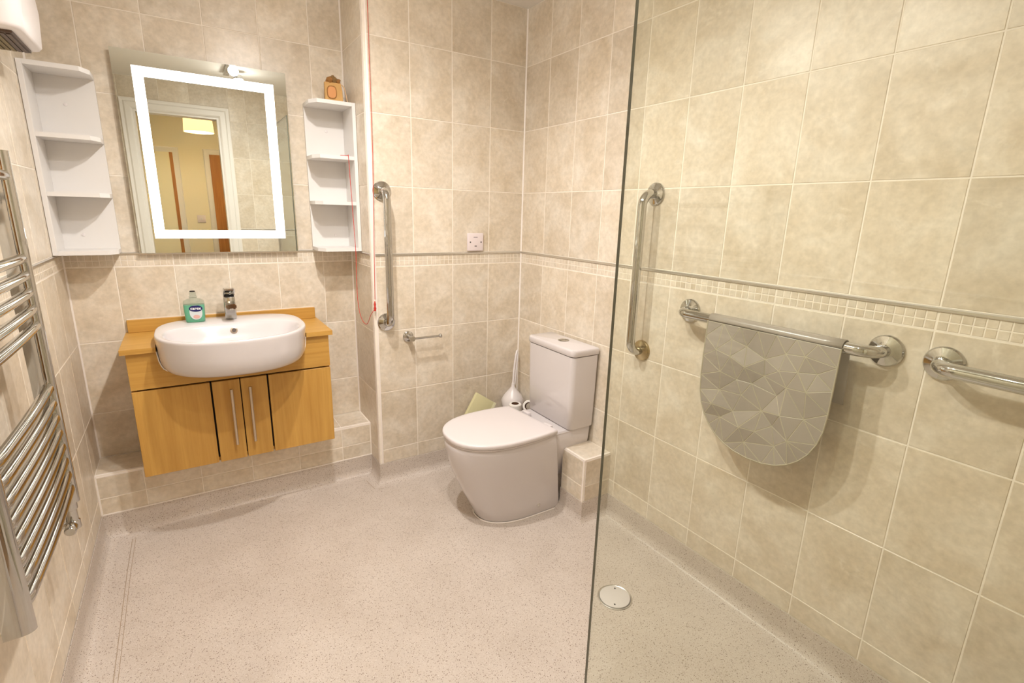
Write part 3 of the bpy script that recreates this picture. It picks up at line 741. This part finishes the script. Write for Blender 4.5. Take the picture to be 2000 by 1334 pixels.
# basin
def make_basin():
    t = thing('basin', 'white oval semi-recessed washbasin set in the oak cabinet', 'basin', (BCX,.03,.69)); L = t.location
    bm = bmesh.new(); rs = []
    for s, z, dy in ((.45,.706,.012),(.80,.7065,.012),(.88,.710,.010),(.922,.718,.007),(.947,.730,.004),(.968,.747,.002),(.982,.78,0),(.993,.82,0),(1.0,.838,0),(1.0,.844,0),(.996,.8485,0),(.988,.8505,0),(.975,.851,0)):
        rs.append(basin_outline(s, z, dy))
    def inner(a_, bf, bb, cy, z):
        out = []
        for i in range(64):
            a = 2*pi*i/64; e = 2/2.25 if sin(a) < 0 else 2/2.7
            out.append((BCX+a_*math.copysign(abs(cos(a))**e,cos(a)), cy+(bf if sin(a) < 0 else bb)*math.copysign(abs(sin(a))**e,sin(a)), z))
        return out
    rs += [inner(.2405,.208,.128,-.01,.8505), inner(.2365,.204,.123,-.01,.848), inner(.230,.198,.116,-.01,.838), inner(.218,.186,.105,-.01,.81), inner(.195,.163,.088,-.012,.775),
           inner(.15,.12,.065,-.02,.747), inner(.08,.06,.04,-.03,.735), inner(.022,.022,.022,-.035,.732)]
    for r in rs:
        for i, p in enumerate(r): r[i] = (p[0]-L.x,p[1]-L.y,p[2]-L.z)
    loft(bm, rs); mk('bowl', bm, CERAMIC, t, 60)
    bm = bmesh.new(); lathe(bm, [(.021,0),(.021,.002),(.012,.003),(.010,.001)], (0,-.065,.0425), seg=24); mk('waste', bm, CHROME, t, 40)
    bm = bmesh.new(); ax = Vector((0,-.93,.36)); p0 = Vector((BCX+.004,.0985,.820))-L
    lathe(bm, [(.0135,0),(.0135,.003),(.009,.0045),(.0085,.002)], p0, ax, 22); o = mk('overflow_ring', bm, SATIN, t, 40)
    bm = bmesh.new(); lathe(bm, [(.0082,.002),(.0082,.0026)], p0, ax, 16); mk('overflow_hole', bm, plain('overflow_dark', (84,72,64), .6), o)
    return t
make_basin()
# mixer tap
t = thing('mixer_tap', 'chrome block mixer tap at the back of the basin', 'tap', (-1.356,.200,.8513))
bm = bmesh.new(); box(bm, -.0215,.0215,-.020,.020,0,.098,.006,3); mk('body', bm, CHROME, t, 40)
bm = bmesh.new()
loft(bm, [[(-.019,-.015,.050),(.019,-.015,.050),(.019,-.015,.078),(-.019,-.015,.078)],[(-.019,-.105,.058),(.019,-.105,.058),(.019,-.105,.078),(-.019,-.105,.078)]])
bmesh.ops.bevel(bm, geom=list(bm.edges), offset=.004, segments=2, affect='EDGES'); sp = mk('spout', bm, CHROME, t, 40)
bm = bmesh.new(); lathe(bm, [(.011,.002),(.011,-.004),(.009,-.005)], (0,-.092,.058), seg=18); mk('aerator', bm, CHROME_DULL, sp, 40)
bx('joint_ring', (-.0195,.0195,-.018,.018,.098,.102), DARK, t)
bm = bmesh.new()
loft(bm, [[(-.021,.020,.102),(.021,.020,.102),(.021,.020,.128),(-.021,.020,.128)],[(-.022,-.026,.102),(.022,-.026,.102),(.022,-.026,.137),(-.022,-.026,.137)],[(-.019,-.075,.131),(.019,-.075,.131),(.019,-.075,.139),(-.019,-.075,.139)]])
bmesh.ops.bevel(bm, geom=[e for e in bm.edges], offset=.003, segments=2, affect='EDGES'); mk('lever', bm, CHROME, t, 40)

# soap bottle
def make_soap():
    t = thing('soap_bottle', 'clear soap bottle half full of green gel with a navy oval label', 'bottle', (-1.485,.195,.8513)); t.rotation_euler = (0,0,radians(-8))
    def rr(hx, hy, z, e=3.2, n=32):
        return [(hx*math.copysign(abs(cos(a))**(2/e),cos(a)), hy*math.copysign(abs(sin(a))**(2/e),sin(a)), z) for a in [2*pi*k/n for k in range(n)]]
    bm = bmesh.new(); loft(bm, [rr(.031,.018,0),rr(.0345,.021,.003),rr(.0355,.022,.02),rr(.037,.0225,.05),rr(.0375,.0225,.072)]); mk('gel', bm, SOAP, t, 50)
    bm = bmesh.new(); loft(bm, [rr(.0378,.0228,.0722),rr(.0375,.0227,.080),rr(.035,.021,.088),rr(.024,.017,.094),rr(.0135,.0135,.097,2),rr(.013,.013,.100,2)]); mk('shoulder', bm, CLEARP, t, 50)
    bm = bmesh.new(); lathe(bm, [(.0145,.1002),(.0145,.106),(.012,.108),(.012,.120),(.0105,.124)], seg=24); mk('neck', bm, CLEARP, t, 40)
    bm = bmesh.new(); lathe(bm, [(.010,.1242),(.0095,.128),(.007,.1285)], seg=20); mk('cap', bm, DARK, t, 40)
    def ov(name, cx, cz, rx, rz, y, mat, par, e=2):
        bm = bmesh.new(); pts = [(cx+rx*math.copysign(abs(cos(a))**(2/e),cos(a)), cz+rz*math.copysign(abs(sin(a))**(2/e),sin(a))) for a in [2*pi*k/28 for k in range(28)]]
        prism(bm, pts, lambda a,b,d: (a,d,b), y, y+.0006); return mk(name, bm, mat, par)
    lb = ov('label_back', .007, .042, .0225, .030, -.0240, LABELG, t, 2.2)
    ov('label_print', .008, .024, .012, .008, -.0243, LABELP, lb)
    ov('label_oval', .008, .058, .0240, .0132, -.0246, NAVY, lb)
    cu = bpy.data.curves.new('brand_text', 'FONT'); cu.body = 'carex'; cu.size = .017; cu.align_x = 'CENTER'; cu.align_y = 'CENTER'; cu.extrude = .0002; cu.offset = .0003
    tmp = bpy.data.objects.new('tmp', cu); COL.objects.link(tmp); bpy.context.view_layer.update()
    me = bpy.data.meshes.new_from_object(tmp.evaluated_get(bpy.context.evaluated_depsgraph_get())); bpy.data.objects.remove(tmp)
    me.materials.clear(); me.materials.append(WHITE)
    o = bpy.data.objects.new('brand_text', me); link(o, lb); o.location = (.008,-.0250,.0585); o.rotation_euler = (pi/2,0,0)
make_soap()

# ------------------------------------------------------------------ mirror with light frame
t = thing('illuminated_mirror', 'rectangular bathroom mirror with a glowing white light frame', 'mirror', (-1.347,D,1.128)); L = t.location
MX0, MX1, MZ0, MZ1, MY = -1.645, -1.050, 1.1285, 1.873, .277
bx('housing', (MX0+.045,MX1-.045,MY+.0062,D-.001,MZ0+.035,MZ1-.045), plain('grey_housing', (150,148,142), .5), t, off=L)
bm = bmesh.new(); box(bm, MX0-L.x,MX1-L.x, MY-L.y,MY+.005-L.y, MZ0-L.z,MZ1-L.z)
bm.normal_update()
for f in bm.faces: f.material_index = 0 if abs(f.normal.y) > .5 else 1
g = mk('mirror_glass', bm, [MIRROR, EDGEG], t, recalc=False)
ox0, ox1, oz0, oz1, ix0, ix1, iz0, iz1 = -1.586,-1.100,1.186,1.821,-1.551,-1.137,1.220,1.785
bm = bmesh.new(); y = MY-.0004-L.y
O = ring(bm, [(a-L.x,y,b-L.z) for a,b in ((ox0,oz0),(ox1,oz0),(ox1,oz1),(ox0,oz1))]); I = ring(bm, [(a-L.x,y,b-L.z) for a,b in ((ix0,iz0),(ix1,iz0),(ix1,iz1),(ix0,iz1))])
for k in range(4): bm.faces.new((O[k],O[(k+1)%4],I[(k+1)%4],I[k]))
for f in bm.faces: f.normal_update()
bmesh.ops.recalc_face_normals(bm, faces=bm.faces)
for f in bm.faces:
    if f.normal.y > 0: f.normal_flip()
mk('light_frame', bm, LED, t, recalc=False)

# ------------------------------------------------------------------ corner shelves
def shelf_unit(name, label, x_wall, x_free, dep, group, sgn):
    t = thing(name, label, 'shelf unit', (x_wall, D, 1.133), group); L = t.location
    yf = D-dep; xs = sorted((x_wall, x_free)); b = .0008
    z0, z1 = 1.133, 1.768; th = .015
    bx('back_panel', (xs[0],xs[1],D-.013,D-.001,z0+.001,z1-.001), MELAMINE, t, off=L)
    xa, xb = (x_wall, x_wall+sgn*th); bx('side_panel', (min(xa,xb),max(xa,xb),yf,D-.0135,z0,z1), MELAMINE, t, .001, 1, off=L)
    for zt in (z1, 1.547, 1.353, z0+th):
        c = .045; xi = x_wall+sgn*(th+.0003)
        pts = [(xi,D-.0135),(xi,yf+.001),(x_free-sgn*.024,yf+.001),(x_free,yf+c+.005),(x_free,D-.0135)]
        bm = bmesh.new(); prism(bm, pts, lambda a,b_,d: (a-L.x,b_-L.y,d-L.z), zt-th, zt); mk('shelf', bm, MELAMINE, t)
    for hx, hz in ((.5,1.66),(.42,1.20)):
        bm = bmesh.new(); lathe(bm, [(.006,0),(.006,.001),(.003,.002)], (x_wall+(x_free-x_wall)*hx-L.x, D-.0135-L.y, hz-L.z), (0,-1,0), 14); mk('screw_cap', bm, PLASTIC, t, 40)
    return t
shelf_unit('corner_shelf', 'white open shelf unit in the alcove corner by the towel radiator', XL+.001, -1.704, .155, 'white wall shelf units', 1)
shelf_unit('corner_shelf', 'white open shelf unit with the kraft bag on top', XR-.001, -.981, .170, 'white wall shelf units', -1)
# kraft bag ornament
t = thing('gift_bag', 'small kraft paper bag with an orange window and dried flowers', 'bag', (-.868,.215,1.7685)); t.rotation_euler = (0,0,radians(-8))
bm = bmesh.new(); loft(bm, [[(-.037,-.022,0),(.037,-.022,0),(.037,.022,0),(-.037,.022,0)],[(-.036,-.020,.05),(.036,-.020,.05),(.036,.020,.05),(-.036,.020,.05)],[(-.036,-.008,.084),(.032,-.008,.084),(.032,.010,.084),(-.036,.010,.084)]])
bmesh.ops.bevel(bm, geom=[e for e in bm.edges], offset=.0015, segments=1, affect='EDGES'); mk('paper_bag', bm, KRAFT, t)
def ovalp(name, rx, rz, y0, y1, mat, par):
    bm = bmesh.new(); pts = [(-.008+rx*math.copysign(abs(cos(a))**.7,cos(a)), .041+rz*math.copysign(abs(sin(a))**.7,sin(a))) for a in [2*pi*k/24 for k in range(24)]]
    prism(bm, pts, lambda a,b,d: (a,d-.0003+ (0.009 if 0 else 0)+.05*max(0,b-.05)*.0,b), y0, y1); return mk(name, bm, mat, par)
wn = ovalp('window_rim', .0205,.0265, -.0232,-.0185, KRAFTD, t); ovalp('window', .0165,.0225, -.0240,-.0190, ORANGE, wn)
for k,(dx,dy,dz,r) in enumerate(((-.012,-.002,.094,.014),(.008,.002,.095,.015),(.022,.0,.090,.011),(-.002,.004,.104,.011),(-.020,.003,.089,.009))):
    bm = bmesh.new(); bmesh.ops.create_icosphere(bm, subdivisions=2, radius=r)
    for v in bm.verts: v.co = v.co*(1+.25*sin(v.co.x*900+k)*cos(v.co.z*700))+Vector((dx,dy,dz))
    mk('dried_flower', bm, DRIED if k % 2 else KRAFTD, t, 30)
bm = bmesh.new(); tube(bm, smooth_path([(.036,.002,.080),(.046,.006,.072),(.054,.012,.045),(.060,.016,.015),(.066,.018,.002)]), .0022, 8); mk('ribbon', bm, RIBBON, t, 40)

# ------------------------------------------------------------------ emergency pull cord
t = thing('pull_cord', 'red emergency pull cord hooked onto the shelf beside the grab rail', 'pull cord', (-.777,-.022,CEIL)); L = t.location
bm = bmesh.new(); lathe(bm, [(.03,0),(.03,-.012),(.024,-.02),(.006,-.024)], seg=24); mk('ceiling_switch', bm, PLASTIC, t, 40)
bm = bmesh.new(); tube(bm, [(0,0,-.02),(-.003,0,1.55-CEIL),(-.019,0,.93-CEIL)], .0013, 8); mk('cord', bm, RED, t, 40)
bm = bmesh.new(); lathe(bm, [(.0015,.045),(.005,.03),(.0035,.02),(.006,.012),(.004,.0)], (-.020,0,.878-CEIL), seg=12); mk('toggle', bm, RED, t, 40)
yf = D-.170
pts = [(-.872,yf+.003,1.5485),(-.842,yf+.001,1.5487),(-.8385,yf-.0022,1.545),(-.836,yf-.003,1.45),(-.833,yf-.003,1.35),(-.830,yf-.003,1.25),(-.827,yf-.003,1.133),
       (-.833,.12,1.027),(-.839,.10,.928),(-.839,.08,.863),(-.832,.06,.821),(-.822,.04,.807),(-.8165,.02,.823),(-.812,-.002,.856),(-.800,-.022,.885)]
bm = bmesh.new(); tube(bm, [Vector(p)-L for p in smooth_path(pts, 6)], .0013, 8); mk('loose_cord', bm, RED, t, 40)

# ------------------------------------------------------------------ towel radiator
def radiator():
    t = thing('towel_radiator', 'chrome ladder towel radiator on the left tiled wall', 'radiator', (XL,-.90,.56)); L = t.location
    yf, yn, z0, z1 = -.650, -1.140, .565, 1.425
    def upright(yc, z0=z0):
        bm = bmesh.new(); prof = []
        for k in range(13):
            a = pi/2-pi*k/12; prof.append((-1.815+.020*cos(a), yc+.015*sin(a)))
        prof += [(-1.838,yc-.015),(-1.838,yc+.015)]
        loft(bm, [[(x-L.x,y-L.y,z-L.z) for x,y in prof] for z in (z0,z1)]); return mk('upright', bm, CHROME, t, 40)
    upright(yf); upright(yn)
    zs = [1.372]+[1.192-.039*k for k in range(5)]+[.881-.0385*k for k in range(8)]
    for z in zs:
        bm = bmesh.new(); path = [(-1.812,yf-.004),(-1.806,yf-.03)]+[(-1.806+.003*sin(pi*k/8), yf-.03-(yf-yn-.06)*k/8) for k in range(1,8)]+[(-1.806,yn+.03),(-1.812,yn+.004)]
        tube(bm, [(x-L.x,y-L.y,z-L.z) for x,y in path], .011, 14); mk('rung', bm, CHROME, t, 40)
    for yy in (yf,yn):
        for z in (1.33,.70):
            bm = bmesh.new(); lathe(bm, [(.020,0),(.020,.006),(.010,.008),(.010,.052)], (.0006,yy-L.y,z-L.z), (1,0,0), 20); mk('wall_bracket', bm, CHROME, t, 40)
    # valves
    for yy in (yf,):
        bm = bmesh.new(); X = -1.818-L.x
        lathe(bm, [(.016,0),(.016,-.02),(.013,-.022),(.013,-.052),(.016,-.055),(.016,-.075)], (X,yy-L.y,z0-L.z), (0,0,1), 20)
        tube(bm, [(X,yy-L.y,z0-.062-L.z),(0.003,yy-L.y,z0-.062-L.z)], .010, 14)
        v = mk('valve', bm, CHROME, t, 40)
        bm = bmesh.new(); lathe(bm, [(.024,0),(.024,.005),(.012,.008)], (.0006,yy-L.y,z0-.062-L.z), (1,0,0), 22); mk('wall_collar', bm, CHROME, v, 40)
        bm = bmesh.new(); lathe(bm, [(.011,0),(.013,.004),(.013,.028),(.010,.032)], (X,yy-.014-L.y,z0-.062-L.z), (0,-1,0), 18); mk('valve_head', bm, CHROME, v, 40)
    return t
radiator()

# ------------------------------------------------------------------ fan heater high on the left wall
def heater():
    y0, y1 = -.385, -.105; zb, zt = 1.735, 1.99
    t = thing('fan_heater', 'white wall-mounted fan heater above the towel radiator', 'heater', (XL,(y0+y1)/2,zb)); L = t.location
    def sec(z, dep, inset, r=.035, n=6):
        out = [(0,y0+inset-L.y,z-L.z)]
        for k in range(n+1):
            a = -pi/2+pi/2*k/n; out.append((dep-r+r*cos(a), y0+inset+r+r*sin(a)-L.y, z-L.z))
        for k in range(n+1):
            a = pi/2*k/n; out.append((dep-r+r*cos(a), y1-inset-r+r*sin(a)-L.y, z-L.z))
        out.append((0,y1-inset-L.y,z-L.z)); return out
    bm = bmesh.new(); loft(bm, [sec(zb+.002,.100,.008),sec(zb+.004,.108,.003),sec(zb+.012,.114,0),sec(zb+.10,.120,0),sec(zt-.03,.112,0),sec(zt-.008,.10,.004),sec(zt,.085,.012)]); mk('casing', bm, PLASTIC, t, 50)
    bm = bmesh.new(); box(bm, .018,.088, y0+.04-L.y, y1-.028-L.y, -.004, .0018); gf = mk('grille_frame', bm, GRILLE_D, t)
    for k in range(5):
        bm = bmesh.new(); x = .024+k*.0125; box(bm, x, x+.009, y0+.05-L.y, y1-.036-L.y, -.0065, -.0042); mk('grille_slat', bm, GRILLE if k < 3 else GRILLE_D, gf)
heater()
